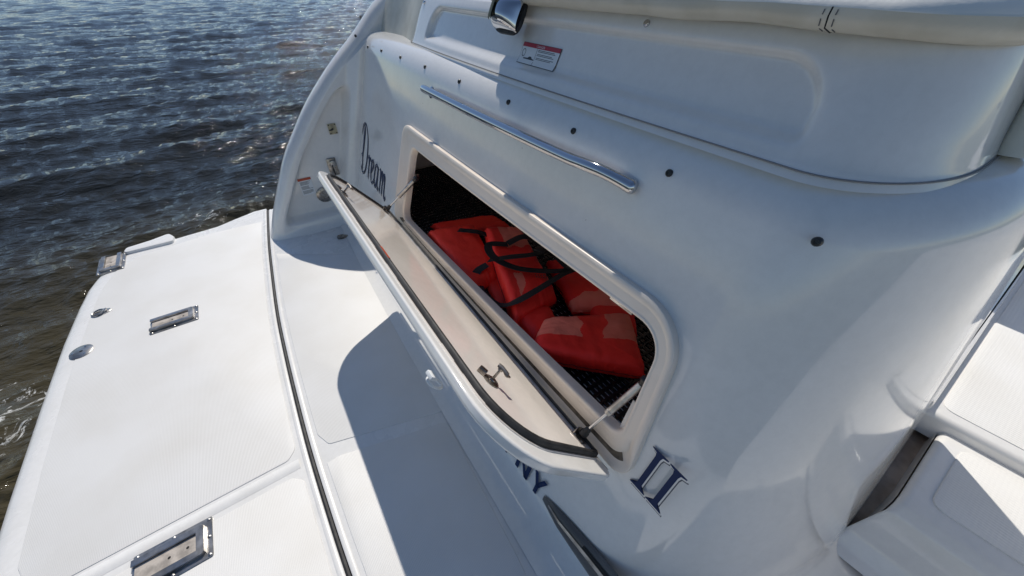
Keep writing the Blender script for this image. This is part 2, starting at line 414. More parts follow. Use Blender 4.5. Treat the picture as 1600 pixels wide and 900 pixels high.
# gasket: a rubber ring standing on the liner
g = []
for ins, h in [(.036, .004), (.037, .016), (.042, .020), (.048, .0195), (.053, .015), (.054, .004)]: g.append((dloop(ins), h))
dring(g, 'gasket', M['rubber'], door, cap=False)
g = []
for ins, h in [(.0545, .005), (.055, .010), (.058, .010), (.0585, .005)]: g.append((dloop(ins), h))
dring(g, 'gasket_retainer', M['steel'], door, cap=False)
# worn bedding line between skin and liner
vs = []; fs = []
lp = dloop(.033); lq = dloop(.0355); k0 = 0
for p in lp: vs.append(dP(p.x, p.y, .0048))
for p in lq: vs.append(dP(p.x, p.y, .0048))
n = len(lp)
for i in range(n):
    if noise.noise(Vector((lp[i].x * 9, lp[i].y * 9, 2))) > -.05: fs.append((i, i + 1 if i + 1 < n else 0, n + (i + 1) % n, n + i))
link('sealant_line', vs, fs, M['cast'], door)['kind'] = 'stuff'
# hinge strip
mb = MB(); a, b = dP(-2.06, -.012, -.004), dP(-.24, -.012, -.004); mb.tube([a, b], .0045, 10)
mb.build('piano_hinge', M['steel'], door)
# latches
def latch(x, s):
    mb = MB()
    mb.lathe(dP(x, s, .006), dN, [(.026, 0), (.026, .003), (.022, .006), (.013, .007), (.012, .010)], 22)
    mb.box(dP(x - .028, s + .022, .014), (.026, .020, .018), Matrix.Rotation(-DA, 3, 'X') @ Matrix.Rotation(.6, 3, 'Z'), .003)
    mb.tube([dP(x, s, .010), dP(x, s, .055)], .0042, 10)
    mb.tube([dP(x, s, .046), dP(x, s, .052)], .0085, 6)
    mb.tube([dP(x - .011, s + .004, .054), dP(x, s, .056), dP(x + .011, s - .003, .055), dP(x + .024, s - .008, .051)], [.0065, .006, .0058, .0075], 10)
    mb.box(dP(x + .026, s - .009, .050), (.010, .017, .006), Matrix.Rotation(-DA, 3, 'X'), .002)
    return mb.build('latch', M['cast'], door)
latch(-.53, .335); latch(-1.80, .41)
# pull ring on the outside of the door
mb = MB()
ring = [dP(-.60 + .020 * math.cos(q), .462, -.060) + Vector((0, -.020 * math.sin(q) * .8, -.030 + .02 * math.sin(q) - .01)) for q in np.linspace(0, 2 * math.pi, 17)]
mb.tube(ring, .0045, 8, cap=False); mb.box(dP(-.60, .462, -.066), (.030, .018, .012), Matrix.Rotation(-DA, 3, 'X'), .002)
mb.build('pull_ring', M['decal'], door)
mb = MB(); mb.box(dP(-1.16, .44, .0185), (.09, .010, .003), Matrix.Rotation(-DA, 3, 'X')); mb.build('rust_streak', M['decalorange'], door)
# gas struts
def strut(x, s, T, name='gas_strut'):
    r_ = bpy.data.objects.new(name, None); C.objects.link(r_); r_.parent = boat
    a = dP(x, s, .032); T = Vector(T); d = (T - a)
    mb = MB(); mb.tube([a, a + d * .55], .0052, 12); mb.build('strut_rod', M['chrome'], r_)
    mb = MB(); mb.tube([a + d * .40, a + d * .405, a + d * .45, a + d * .455, a + d * .93], [.010, .0125, .0125, .0115, .0115], 16); mb.build('strut_cylinder', M['steel'], r_)
    mb = MB(); mb.tube([a - d * .02, a + d * .07, a + d * .10], [.012, .010, .006], 12); mb.lathe(a, dN, [(.008, -.012), (.014, -.008), (.014, .006), (.008, .012)], 14); mb.build('strut_socket', M['blackp'], r_)
    mb = MB(); mb.tube([a + d * .92, a + d * .97, T], [.009, .011, .013], 12); mb.lathe(T, (1, 0, 0), [(.008, -.014), (.015, -.008), (.015, .008), (.008, .014)], 14); mb.build('strut_socket', M['blackp'], r_)
    mb = MB(); mb.box(dP(x - .004, s, .008), (.046, .034, .004), Matrix.Rotation(-DA, 3, 'X'), .001)
    mb.box(dP(x - .020, s, .020), (.004, .030, .028), Matrix.Rotation(-DA, 3, 'X'), .001)
    for dx in (-.016, .014): mb.lathe(dP(x + dx, s + .008, .010), dN, [(.005, 0), (.004, .003)], 10)
    mb.build('strut_bracket', M['cast'], r_)
    sg = 1 if x > -1 else -1
    mb = MB(); mb.box(T + Vector((sg * .012, .012, .004)), (.003, .026, .030), None, .001); mb.build('strut_bracket', M['cast'], r_)
    return r_
strut(-.345, .040, (-.292, .635, .765)); strut(-2.03, .060, (-1.90, .640, .755))

# ------------------------------------------------------------------ lettering on the transom
def onface(polys, x0, z0, w, h, m, name, parent, off=.0018, shear=0.):
    """polys in unit coords (u right, v up)"""
    bm = bmesh.new()
    for P in polys:
        v = [bm.verts.new((p[0], p[1], 0)) for p in P]
        try: bm.faces.new(v)
        except Exception: pass
    bmesh.ops.triangulate(bm, faces=bm.faces[:]); bm.verts.index_update()
    vs = [tP(x0 + (v.co.x + shear * v.co.y) * w, z0 + v.co.y * h, off) for v in bm.verts]; fs = []
    for f in bm.faces:
        t = [v.index for v in f.verts]; a = (vs[t[1]] - vs[t[0]]).cross(vs[t[2]] - vs[t[0]])
        fs.append(t if a.y < 0 else t[::-1])
    bm.free(); return link(name, vs, fs, m, parent, smooth=False)
def stroke(P, wd):
    P = catmull([Vector((p[0], p[1], 0)) for p in P], 7); q = []
    n = len(P); L = []; Rr = []
    for i, p in enumerate(P):
        t = (P[min(i + 1, n - 1)] - P[max(i - 1, 0)]).normalized(); nn = Vector((-t.y, t.x, 0))
        ww = wd * (.45 + .55 * abs(t.y)) * (.35 + .65 * math.sin(math.pi * (i + .5) / n) ** .4)
        L.append(p + nn * ww / 2); Rr.append(p - nn * ww / 2)
    return [[L[i], L[i + 1], Rr[i + 1], Rr[i]] for i in range(n - 1)]
def word(strokes, x0, z0, s, wd):
    for dx, dz, m, nm, off in ((.010, -.008, M['grey'], 'letter_shadow', .0012), (0, 0, M['navy'], 'letter', .0024)):
        for letter in strokes:
            pl = []
            for st in letter: pl += stroke([((p[0]) , p[1]) for p in st], wd)
            onface(pl, x0 + dx, z0 + dz, s, s, m, nm, name_root, off)
name_root = bpy.data.objects.new('boat_name', None); C.objects.link(name_root); name_root.parent = boat
name_root['label'] = 'navy lettering reading Dream II with grey drop shadow'
Dl = [[(.02, .34), (.10, .40), (.16, .58), (.20, .90), (.17, 1.02)], [(.0, .80), (.06, .98), (.16, 1.06), (.28, 1.02), (.40, .82), (.42, .45), (.34, .12), (.20, .0), (.08, .03), (.05, .12)], [(.17, 1.02), (.14, .7), (.12, .35), (.14, .05)]]
rl = [[(.50, .42), (.55, .50), (.56, .30), (.55, .02)], [(.555, .30), (.60, .46), (.66, .48), (.69, .42)]]
el_ = [[(.70, .20), (.78, .30), (.85, .42), (.80, .50), (.73, .42), (.71, .20), (.76, .03), (.84, .04), (.90, .14)]]
al = [[(1.10, .42), (1.04, .50), (.96, .42), (.93, .20), (.97, .03), (1.04, .08), (1.10, .30), (1.12, .48), (1.11, .15), (1.14, .02), (1.19, .10)]]
ml = [[(1.22, .46), (1.26, .48), (1.27, .25), (1.26, .02)], [(1.27, .25), (1.33, .46), (1.38, .42), (1.38, .02)], [(1.385, .25), (1.45, .46), (1.50, .42), (1.50, .12), (1.54, .0), (1.60, .08)]]
SC = .80
word([[[(p[0], p[1] * SC) for p in st] for st in L_] for L_ in (Dl, rl, el_, al, ml)], -3.00, .455, .40, .040)
onface(stroke([(0, .2), (.06, .5), (.02, .8), (.1, 1)], .12), -3.06, .42, .09, .09, M['grey'], 'letter_shadow', name_root)
# II, serifed
def serifI(x):
    a, t = .255, .078
    return [[(x - t, .13), (x + t, .13), (x + t, .87), (x - t, .87)],
            [(x - a, 0), (x + a, 0), (x + a, .025), (x + t * 1.35, .055), (x + t, .13), (x - t, .13), (x - t * 1.35, .055), (x - a, .025)],
            [(x - a, 1), (x + a, 1), (x + a, .975), (x + t * 1.35, .945), (x + t, .87), (x - t, .87), (x - t * 1.35, .945), (x - a, .975)]]
for k in (0, 1):
    onface(serifI(.27 + k * .56), -.186 + .0070, .484 - .0070, .100, .150, M['grey'], 'letter_shadow', name_root, .0012)
    onface(serifI(.27 + k * .56), -.186 + .0042, .484 - .0042, .100, .150, M['gel'], 'letter_outline', name_root, .0018)
    onface(serifI(.27 + k * .56), -.186, .484, .100, .150, M['navy'], 'letter', name_root, .0026)
# hailing port: , NY
port_root = bpy.data.objects.new('hailing_port', None); C.objects.link(port_root); port_root.parent = boat
port_root['label'] = 'navy block letters reading , NY below the locker door'
Nl = [[(0, 0), (.2, 0), (.2, 1), (0, 1)], [(.6, 0), (.8, 0), (.8, 1), (.6, 1)], [(0, 1), (.2, 1), (.8, 0), (.6, 0)]]
Yl = [[(.27, 0), (.47, 0), (.47, .45), (.27, .45)], [(-.05, 1), (.17, 1), (.47, .45), (.27, .40)], [(.57, 1), (.79, 1), (.47, .40), (.27, .45)]]
cl = [[(0, .05), (.18, .05), (.18, .22), (0, .22)], [(.06, .05), (.18, .05), (.10, -.14), (.02, -.14)]]
onface(Nl, -.565, .056, .100, .100, M['navy'], 'letter', port_root, .009)
onface(Yl, -.466, .056, .090, .100, M['navy'], 'letter', port_root, .009)
onface(cl, -.640, .056, .1, .1, M['navy'], 'letter', port_root, .009)

# vent louvre low on the transom
def vent(u, v):
    x = -.39 + .60 * u; hw = .066 * math.sin(math.pi * min(1, max(0, u * .62 + .015))) ** .55
    return tP(x, .085 + .06 * u + (v - .5) * 2 * hw, .006 + .022 * math.sin(math.pi * v) ** .6 * min(1, u * 6))
vs, fs = grid(vent, 40, 12); ve = link('hull_vent', vs, [f for f in fs], M['ventm'], boat, label='dark tapered vent moulding low on the transom')
vs, fs = grid(lambda u, v: vent(.06 + .9 * u, .62 + .12 * v) + Vector((0, -.003, .0015)), 40, 3); link('vent_lip', vs, fs, M['steel'], ve)
vs, fs = grid(lambda u, v: vent(.35 + .4 * u, .76 + .10 * v) + Vector((0, -.003, .001)), 20, 3); link('vent_slot', vs, fs, M['dark'], ve)

# ------------------------------------------------------------------ seat back above the transom
sp = [(-.012, 1.306), (-.002, 1.320), (.006, 1.330), (.016, 1.347), (.027, 1.368), (.040, 1.395), (.055, 1.425), (.070, 1.455), (.085, 1.485), (.100, 1.513), (.110, 1.528), (.125, 1.537), (.16, 1.541), (.26, 1.542)]
sp2 = []
for k in range(len(sp) - 1):
    for t in (0, .25, .5, .75): sp2.append((sp[k][0] + (sp[k + 1][0] - sp[k][0]) * t, sp[k][1] + (sp[k + 1][1] - sp[k][1]) * t))
sp2.append(sp[-1])
def recess(x, z):
    cx, cz, hx, hz, r = -1.25, 1.30, .96, .187, .11
    dx = abs(x - cx) - (hx - r); dz = abs(z - cz) - (hz - r)
    d = math.hypot(max(dx, 0), max(dz, 0)) + min(max(dx, dz), 0) - r
    return .024 * sst(.009, -.012, d) * sst(1.345, 1.375, z)
def seat(u, e, z):
    X0 = -2.50; x1 = -.265
    if u < 1:
        x = X0 + (x1 - X0) * u; y = .826 + .045 * min(0, x + .4) ** 2 * .55
        ee = e
        if x < -2.38: ee = e + .10 * (1 - math.sqrt(max(0, 1 - ((-2.38 - x) / .12) ** 2)))
        return (x, y + ee + recess(x, z), z)
    if u < 2:
        q = (u - 1) * math.pi / 2; rx, ry = .20, .32; n = Vector((-math.sin(q) / rx, math.cos(q) / ry)).normalized()
        return (x1 + rx * math.sin(q) + n.x * e * .5, .826 + ry * (1 - math.cos(q)) + n.y * e, z)
    return (-.065 - e * .5, 1.146 + (1.75 - 1.146) * (u - 2), z)
us = [i / 210 for i in range(210)] + [1 + i / 30 for i in range(30)] + [2 + i / 10 for i in range(11)]
vs = [seat(u, e, z) for (e, z) in sp2 for u in us]; n = len(us)
fs = [(j * n + i, j * n + i + 1, (j + 1) * n + i + 1, (j + 1) * n + i) for j in range(len(sp2) - 1) for i in range(n - 1)]
sb = link('seat_back', vs, fs, M['gel'], boat, label='white moulded seat back rising above the transom')
# joint line under the seat back
P = [Vector(seat(u, -.006, 1.323)) for u in us[4:]]
MB().tube(P, .0022, 6).build('joint_gasket', M['jointc'], sb)
# port corner pad behind the end of the seat back
vs, fs = grid(lambda u, v: (-3.10 + .72 * u, .925 + .10 * v + .05 * (1 - math.cos((1 - u) * 1.4)) + .04 * math.sin(u * math.pi) ** 2 + .012 * (1 - v), 1.318 + .20 * v), 40, 16)
link('corner_pad', vs, fs, M['vinyl'], boat)
# cushions: padded rolls on top of the seat back
def cushion(u0, u1, name, z0=1.536, seams=()):
    root = bpy.data.objects.new(name, None); C.objects.link(root); root.parent = boat
    root['label'] = 'cream vinyl coaming cushion along the seat back top'
    uu = [u0 + (u1 - u0) * i / 150 for i in range(151)]
    pr = [(.125, -.002), (.085, -.004), (.060, .004), (.050, .018), (.052, .034), (.072, .050), (.095, .062), (.14, .070), (.22, .074), (.34, .070), (.36, .0)]
    pr = [(a, b) for a, b in pr]
    vs = []; n = len(uu)
    for a, b in pr:
        for u in uu:
            x, y, z = seat(min(u, 2.99), a, z0); wv = .0035 * noise.noise(Vector((x * 7, y * 7, b * 30)))
            vs.append((x, y + wv, z0 + b + wv - .012 * sst(-.5, .1, x)))
    fs = [(j * n + i, j * n + i + 1, (j + 1) * n + i + 1, (j + 1) * n + i) for j in range(len(pr) - 1) for i in range(n - 1)]
    link('cushion_cover', vs, fs, M['vinylw'], root)
    # lower front of the roll, its shade put into a darker khaki band
    vs = []
    for a, b in [(.10, -.006), (.080, -.007), (.054, .002), (.0465, .018), (.0485, .030)]:
        for u in uu:
            x, y, z = seat(min(u, 2.99), a, z0); wv = .0035 * noise.noise(Vector((x * 7, y * 7, b * 30)))
            vs.append((x, y + wv, z0 + b + wv - .012 * sst(-.5, .1, x)))
    fs = [(j * n + i, j * n + i + 1, (j + 1) * n + i + 1, (j + 1) * n + i) for j in range(4) for i in range(n - 1)]
    link('cushion_shade', vs, fs, M['vinyl'], root)
    for x in seams:
        k = min(range(n), key=lambda i: abs(vs[i][0] - x) if uu[i] < 1.2 else 9)
        for dk in (-.010, .010):
            for j in range(5):
                p = [Vector(vs[j_ * n + k]) + Vector((dk, -.0008, 0)) for j_ in (j, min(j + 1, 4))]
                if j < 4: MB().tube([p[0].lerp(p[1], .15), p[0].lerp(p[1], .75)], .0009, 5).build('stitch', M['grey'], root)
        MB().tube([Vector(vs[j_ * n + k]) + Vector((0, .0008, 0)) for j_ in range(5)], .0016, 6).build('seam', M['dark'], root)
    return root
cushion(.45, 2.95, 'coaming_cushion', seams=(-.325,))
# upright end pad at the starboard corner with snap fasteners
ep = bpy.data.objects.new('end_pad', None); C.objects.link(ep); ep.parent = boat
mb = MB(); mb.tube([(-.045, 1.255, 1.325), (-.048, 1.26, 1.36), (-.060, 1.28, 1.44), (-.075, 1.30, 1.52)], [.030, .034, .036, .036], 18); mb.build('pad_cover', M['padc'], ep)
mb = MB(); mb.tube([(-.043, 1.292, 1.325), (-.046, 1.30, 1.38), (-.055, 1.33, 1.50)], [.026, .030, .032], 16); mb.build('pad_welt', M['vinyl'], ep)
for z in (1.352, 1.43): MB().lathe((-.030, 1.225, z), (.55, -.83, .1), [(.006, 0), (.006, .003), (.003, .005)], 12).build('snap', M['chrome'], ep)
# snaps on the seat back
for (x, z) in ((-.762, 1.512), (-2.36, 1.500)):
    p = seat(1.0 * (x + 2.5) / 2.235, .098 + (z - 1.51) * .5, z)
    MB().lathe((p[0], p[1] - .001, p[2]), (0, -.87, .5), [(.009, -.003), (.009, .002), (.007, .005), (.004, .0055)], 16).build('snap', M['chrome'], sb)

# docking light (chrome, half round, with louvred lens)
dl = bpy.data.objects.new('courtesy_light', None); C.objects.link(dl); dl.parent = boat
dl['label'] = 'chrome hooded light with dark louvred lens on the seat back'
o0 = Vector((-1.335, .898, 1.494)); dz = Vector((0, .45, .893)); dx_ = Vector((1, 0, 0)); dn = Vector((0, -.893, .45))
def LP(a, b, h): return o0 + dx_ * a + dz * b + dn * h
mb = MB(); P = rpoly([(-.075, -.055), (.078, -.055), (.078, .055), (-.075, .055)], .045, 8)
vs = [LP(p[0], p[1], h) for h in (.0, .012) for p in P]; n = len(P)
mb.add(vs, [(i, (i + 1) % n, n + (i + 1) % n, n + i) for i in range(n)] + [tuple(n + i for i in range(n))]); mb.build('base_gasket', M['rubber'], dl)
def shell(a0, a1, na, nb, grow=0):
    def f(u, v):
        a = a0 + (a1 - a0) * u; b = -.047 + .094 * v; q = b / .047
        h = (.066 + grow) * math.sqrt(max(0, 1 - (a / .074) ** 2)) * (1 - abs(q) ** 3) ** .5 + .010
        return LP(a, b, h)
    return grid(f, na, nb)
vs, fs = shell(-.066, .072, 40, 24); link('light_hood', vs, [f[::-1] for f in fs], M['chrome'], dl)
vs, fs = grid(lambda u, v: LP(-.060 + .056 * u, -.034 + .068 * v, .0775 * math.sqrt(1 - ((-.060 + .056 * u) / .076) ** 2) * (1 - abs((-.034 + .068 * v) / .05) ** 6) ** .5 + .004 + (.0016 if int(v * 30) % 2 else 0)), 14, 61)
link('lens_louvre', vs, [f[::-1] for f in fs], M['grille'], dl)

# danger sticker
def seat_pt(x, z, off=.0015):
    e = interp(z, [p[1] for p in sp2[:-1]], [p[0] for p in sp2[:-1]])
    p = Vector(seat((x + 2.5) / 2.235, e, z)); return p + Vector((0, -off * .9, off * .45))
st = bpy.data.objects.new('danger_sticker', None); C.objects.link(st); st.parent = boat
st['label'] = 'white warning sticker headed DANGER with pictogram'
X0, X1, Z0, Z1 = -1.288, -1.070, 1.366, 1.424
def patch(u0, u1, v0, v1, m, name, off, par=st):
    vs, fs = grid(lambda u, v: seat_pt(X0 + (X1 - X0) * (u0 + (u1 - u0) * u), Z0 + (Z1 - Z0) * (v0 + (v1 - v0) * v), off), 6, 5)
    return link(name, vs, fs, m, par, smooth=False)
patch(-.01, 1.01, -.02, 1.02, M['ink'], 'sticker_border', .0020); patch(0, 1, 0, 1, M['decal'], 'sticker_sheet', .0028)
patch(0, 1, .80, 1, M['decalred'], 'sticker_header', .0034)
patch(.425, .432, .0, .80, M['ink'], 'sticker_rule', .0034)
for k in range(11):
    v = .72 - k * .062
    if k in (2, 5, 8): continue
    patch(.46, .93 - .2 * random.random(), v, v + .026, M['ink'], 'text_line', .0034)
pg = [(.12, .18), (.40, .18), (.42, .24), (.36, .28), (.33, .36), (.28, .36), (.24, .28), (.12, .26)]
vs = [seat_pt(X0 + (X1 - X0) * a, Z0 + (Z1 - Z0) * b, .0036) for a, b in pg]; link('pictogram', vs, [tuple(range(len(pg)))], M['ink'], st, smooth=False)
cc = [(.09 + .055 * math.cos(q) * .9, .50 + .20 * math.sin(q)) for q in np.linspace(0, 2 * math.pi, 24)]
c2 = [(.09 + .045 * math.cos(q) * .9, .50 + .165 * math.sin(q)) for q in np.linspace(0, 2 * math.pi, 24)]
vs = [seat_pt(X0 + (X1 - X0) * a, Z0 + (Z1 - Z0) * b, .0036) for a, b in cc + c2]
link('pictogram', vs, [(i, i + 1, 25 + i, 24 + i) for i in range(23)], M['ink'], st, smooth=False)
def bfont(txt, place, m, name, parent, bold=0.):
    cu = bpy.data.curves.new('t', 'FONT'); cu.body = txt; cu.size = 1; cu.align_x = 'CENTER'; cu.offset = bold; cu.resolution_u = 2
    t = bpy.data.objects.new('t', cu); C.objects.link(t); dg = bpy.context.evaluated_depsgraph_get(); dg.update()
    me = t.evaluated_get(dg).to_mesh(); vs = [place(v.co.x, v.co.y) for v in me.vertices]; fs = [tuple(p.vertices) for p in me.polygons]
    t.evaluated_get(dg).to_mesh_clear(); bpy.data.objects.remove(t); bpy.data.curves.remove(cu)
    return link(name, vs, fs, m, parent, smooth=False)
bfont('! DANGER', lambda a, b: seat_pt(-1.18 + a * .011, 1.4145 + b * .009, .0042), M['decal'], 'sticker_text', st)

# ------------------------------------------------------------------ port quarter wing
EY = [-.211, -.16, -.098, .099, .362, .604, .824, .997, 1.22, 1.60]; EZ = [.0, .12, .239, .593, .921, 1.151, 1.32, 1.488, 1.62, 1.75]
def edgeY(z): return interp(z, EZ, EY)
ez_s = np.linspace(0, 1.75, 90); ey_s = np.array([edgeY(z) for z in ez_s])
kern = np.ones(9) / 9; pad = np.concatenate([2 * ey_s[0] - ey_s[4:0:-1], ey_s, 2 * ey_s[-1] - ey_s[-2:-6:-1]]); ey_s = np.convolve(pad, kern, 'valid')
def eY(z): return float(np.interp(z, ez_s, ey_s))
WT = .17
def wing_rec(y, z):
    E = eY(z)
    ds = [y - E - (.080 + .055 * z), TY + TK * z - .030 - y, z - .085, 1.03 - z]; k = .028
    d = -k * math.log(sum(math.exp(-q / k) for q in ds)) if min(ds) > -.3 else -1
    return .090 * sst(-.004, .030, d)
vs = []; ntw = 104; tz = list(np.linspace(0, .16, 12)) + list(np.linspace(.17, 1.75, 150))
for z in tz:
    E = eY(z); fl = .05 * max(0, 1 - z / .07) ** 2
    yin = TY + TK * z + .5
    for k in range(ntw):
        if k < 4: p = (-3.1 - WT, E + .085 + .6 * (3 - k) / 3, z)
        elif k < 18:
            q = math.pi * (1 - (k - 4) / 13); r = WT / 2
            p = (-3.1 - r + r * math.cos(q), E + .085 - .085 * math.sin(q), z)
            p = (p[0] + fl * .3 * (1 + math.cos(q)) / 2, p[1], z)
        else:
            t = (k - 17) / (ntw - 18); y = E + .085 + (yin - E - .085) * t
            x = -3.1 - wing_rec(y, z) + fl * (.3 + .7 * sst(0, .2, t))
            cr = sst(-.07, .03, y - (TY + TK * z)); x += .05 * cr * (1 if z < 1.28 else 0)
            p = (x, y, z)
        vs.append(p)
n = ntw
fs = [(j * n + i, j * n + i + 1, (j + 1) * n + i + 1, (j + 1) * n + i) for j in range(len(tz) - 1) for i in range(n - 1)]
wing = link('quarter_panel', vs, fs, M['gel'], boat, label='curved white quarter panel rising at the port side')
for (x, y, z) in ((-3.13, .93, 1.40), (-3.10, .86, 1.30)):
    MB().lathe((x, y - .06, z), (.6, -.8, .1), [(.009, 0), (.009, .004), (.006, .006)], 12).build('black_screw', M['blackp'], wing)
XW = -3.188
def wbox(y0, y1, z0, z1, t, m, name, par, bev=.002, off=0):
    return MB().box((XW + t / 2 + off, (y0 + y1) / 2, (z0 + z1) / 2), (t, abs(y1 - y0), abs(z1 - z0)), None, bev).build(name, m, par)
cp = wbox(.462, .522, .684, .760, .006, M['plate'], 'switch_plate', wing); cp['label'] = 'aged square plate with a knob on the port quarter panel'
for y in (.470, .514):
    for z in (.692, .752): MB().lathe((XW + .006, y, z), (1, 0, 0), [(.005, 0), (.004, .003)], 10).build('screw', M['ink'], cp)
MB().tube([(XW + .006, .490, .722), (XW + .024, .482, .722), (XW + .030, .462, .722)], [.008, .006, .004], 10).build('knob', M['ink'], cp)
sc = wbox(.375, .445, .375, .515, .012, M['cast'], 'shore_inlet', wing, .006); sc['label'] = 'metal power inlet with hinged cover on the port quarter panel'
MB().tube([(XW + .014, .405, .47), (XW + .035, .405, .462), (XW + .038, .408, .39), (XW + .014, .408, .385)], .005, 8).build('inlet_bail', M['blackp'], sc)
wbox(.395, .44, .455, .50, .03, M['steel'], 'inlet_cover', sc, .006)
MB().lathe((XW, .285, .24), (1, 0, 0), [(.065, 0), (.065, .006), (.055, .012), (.035, .012), (.033, .004)], 26).build('round_inlet', M['cast'], wing)
lb = wbox(.130, .225, .268, .405, .0008, M['decal'], 'care_label', wing, 0, .001); lb['label'] = 'white instruction label with red heading'
wbox(.130, .225, .386, .405, .0012, M['decalorange'], 'label_header', lb, 0, .001)
for k in range(14):
    if k % 5 == 4: continue
    z = .374 - k * .0072; wbox(.137, .137 + .05 + .035 * random.random(), z, z + .0028, .0012, M['ink'], 'text_line', lb, 0, .001)

# ------------------------------------------------------------------ swim platform
plat = bpy.data.objects.new('swim_platform', None); C.objects.link(plat); plat.parent = boat
seam = [(-3.70, -.170), (-3.619, -.180), (-3.098, -.235), (-2.63, -.272), (-2.183, -.301), (-1.819, -.312), (-1.474, -.316), (-1.159, -.315), (-.87, -.306), (-.591, -.292), (-.2, -.262), (.3, -.21), (1.1, -.11)]
sm_ = catmull([(a, b, 0) for a, b in seam], 6)
aft = [(p.x, p.y - .009) for p in sm_] + [(1.1, -1.15), (.3, -1.22), (-.6, -1.265), (-1.6, -1.288), (-2.11, -1.290), (-2.60, -1.285), (-2.95, -1.268), (-3.15, -1.250), (-3.30, -1.215), (-3.45, -1.155), (-3.50, -1.12), (-3.535, -.90), (-3.575, -.55), (-3.62, -.45), (-3.70, -.26)]
aft = [Vector(p) for p in aft]
mb = MB(); mb.slab(aft, -.16, 0, ((0, 0), (.030, -.001 + .002), (.058, .006), (.080, .018), (.094, .036), (.100, .06)))
mb.v = [(v[0], min(v[1], float(np.interp(v[0], [p.x for p in sm_], [p.y for p in sm_])) - .008), v[2]) for v in mb.v]
mb.build('aft_deck', M['deck'], plat)
fwd = [(p.x, p.y + .009) for p in sm_] + [(1.1, 3.6), (wallX(0) - .03, 3.6), (wallX(0) - .03, 1.3), (.1, .62), (-.2, .42), (-3.10, .50), (-3.74, .45), (-3.76, .02)]
mb = MB(); mb.slab([Vector(p) for p in fwd], -.16, 0, ((-.006, 0), (-.002, .0015), (0, .006)))
mb.build('forward_deck', M['deck'], plat)
# gasket down in the joint
mb = MB(); P = [Vector((p.x, p.y, -.006)) for p in sm_]; mb.tube(P, .0098, 8); mb.build('joint_gasket', M['rubber'], plat)
# raised rub along both lips of the joint
for s in (-.020, .022):
    vs = []; n = len(sm_)
    for a, h in ((-.011, .0004), (-.006, .0035), (.006, .0035), (.011, .0004)):
        vs += [(p.x, p.y + s + a, h) for p in sm_]
    link('joint_lip', vs, [(j * n + i, j * n + i + 1, (j + 1) * n + i + 1, (j + 1) * n + i)[::1] for j in range(3) for i in range(n - 1)], M['deck'], plat)
def sy(x, o): return float(np.interp(x, [p.x for p in sm_], [p.y for p in sm_])) + o
def panel(P, r, name='nonskid_panel', m='nonskid', h=.0035, z=0, par=plat):
    mb = MB(); mb.slab(rpoly([Vector(p) for p in P], r, 8), z - .004, z + h, ((-.004, 0), (-.001, .001), (0, .003)))
    return mb.build(name, M[m], par)
xs = np.linspace(-3.50, -1.185, 20)
panel([(x, sy(x, -.048)) for x in xs] + [(-1.145, -.40), (-1.130, -1.20), (-1.27, -1.262), (-1.68, -1.276), (-2.17, -1.280), (-2.44, -1.276), (-2.95, -1.256), (-3.13, -1.236), (-3.30, -1.19), (-3.44, -1.08), (-3.52, -.6)], [0] * 19 + [.05, .03] + [.04] * 9)
xs = np.linspace(-1.02, 1.0, 16)
panel([(-1.060, -.40)] + [(x, sy(x, -.045)) for x in xs] + [(1.0, -1.10), (.3, -1.20), (-.6, -1.255), (-1.04, -1.265)], [.04, .03] + [0] * 14 + [.02] * 5)
xs = np.linspace(-2.90, -1.20, 18)
panel([(x, sy(x, .048)) for x in xs] + [(-1.125, -.235), (-1.035, .10), (-.985, .27), (-1.3, .275), (-2.55, .30)], [0] * 17 + [.03, .03] + [.03] * 4)
xs = np.linspace(-1.04, .0, 10)
panel([(-1.045, -.21)] + [(x, sy(x, .050)) for x in xs] + [(.10, .0), (.04, .20), (-.3, .23), (-.93, .255)], [.02] + [0] * 10 + [.04] * 4)
# shallow raised bead between the aft panels
vs, fs = grid(lambda u, v: (-1.108 + .030 * (u - .5) * 2 * .8 + .012 * v, -.36 - .93 * v, .0006 + .0045 * math.sin(math.pi * u)), 9, 20)
link('panel_bead', vs, fs, M['deck'], plat)

# flip-over lip at the far port edge
mb = MB(); mb.slab(rpoly([(-3.525, -1.165), (-3.52, -.855), (-3.60, -.85), (-3.675, -.885), (-3.63, -1.0), (-3.60, -1.15)], .03, 5), -.05, .022, ((-.010, 0), (-.003, .002), (0, .008)))
mb.build('edge_lip', M['deck'], plat)

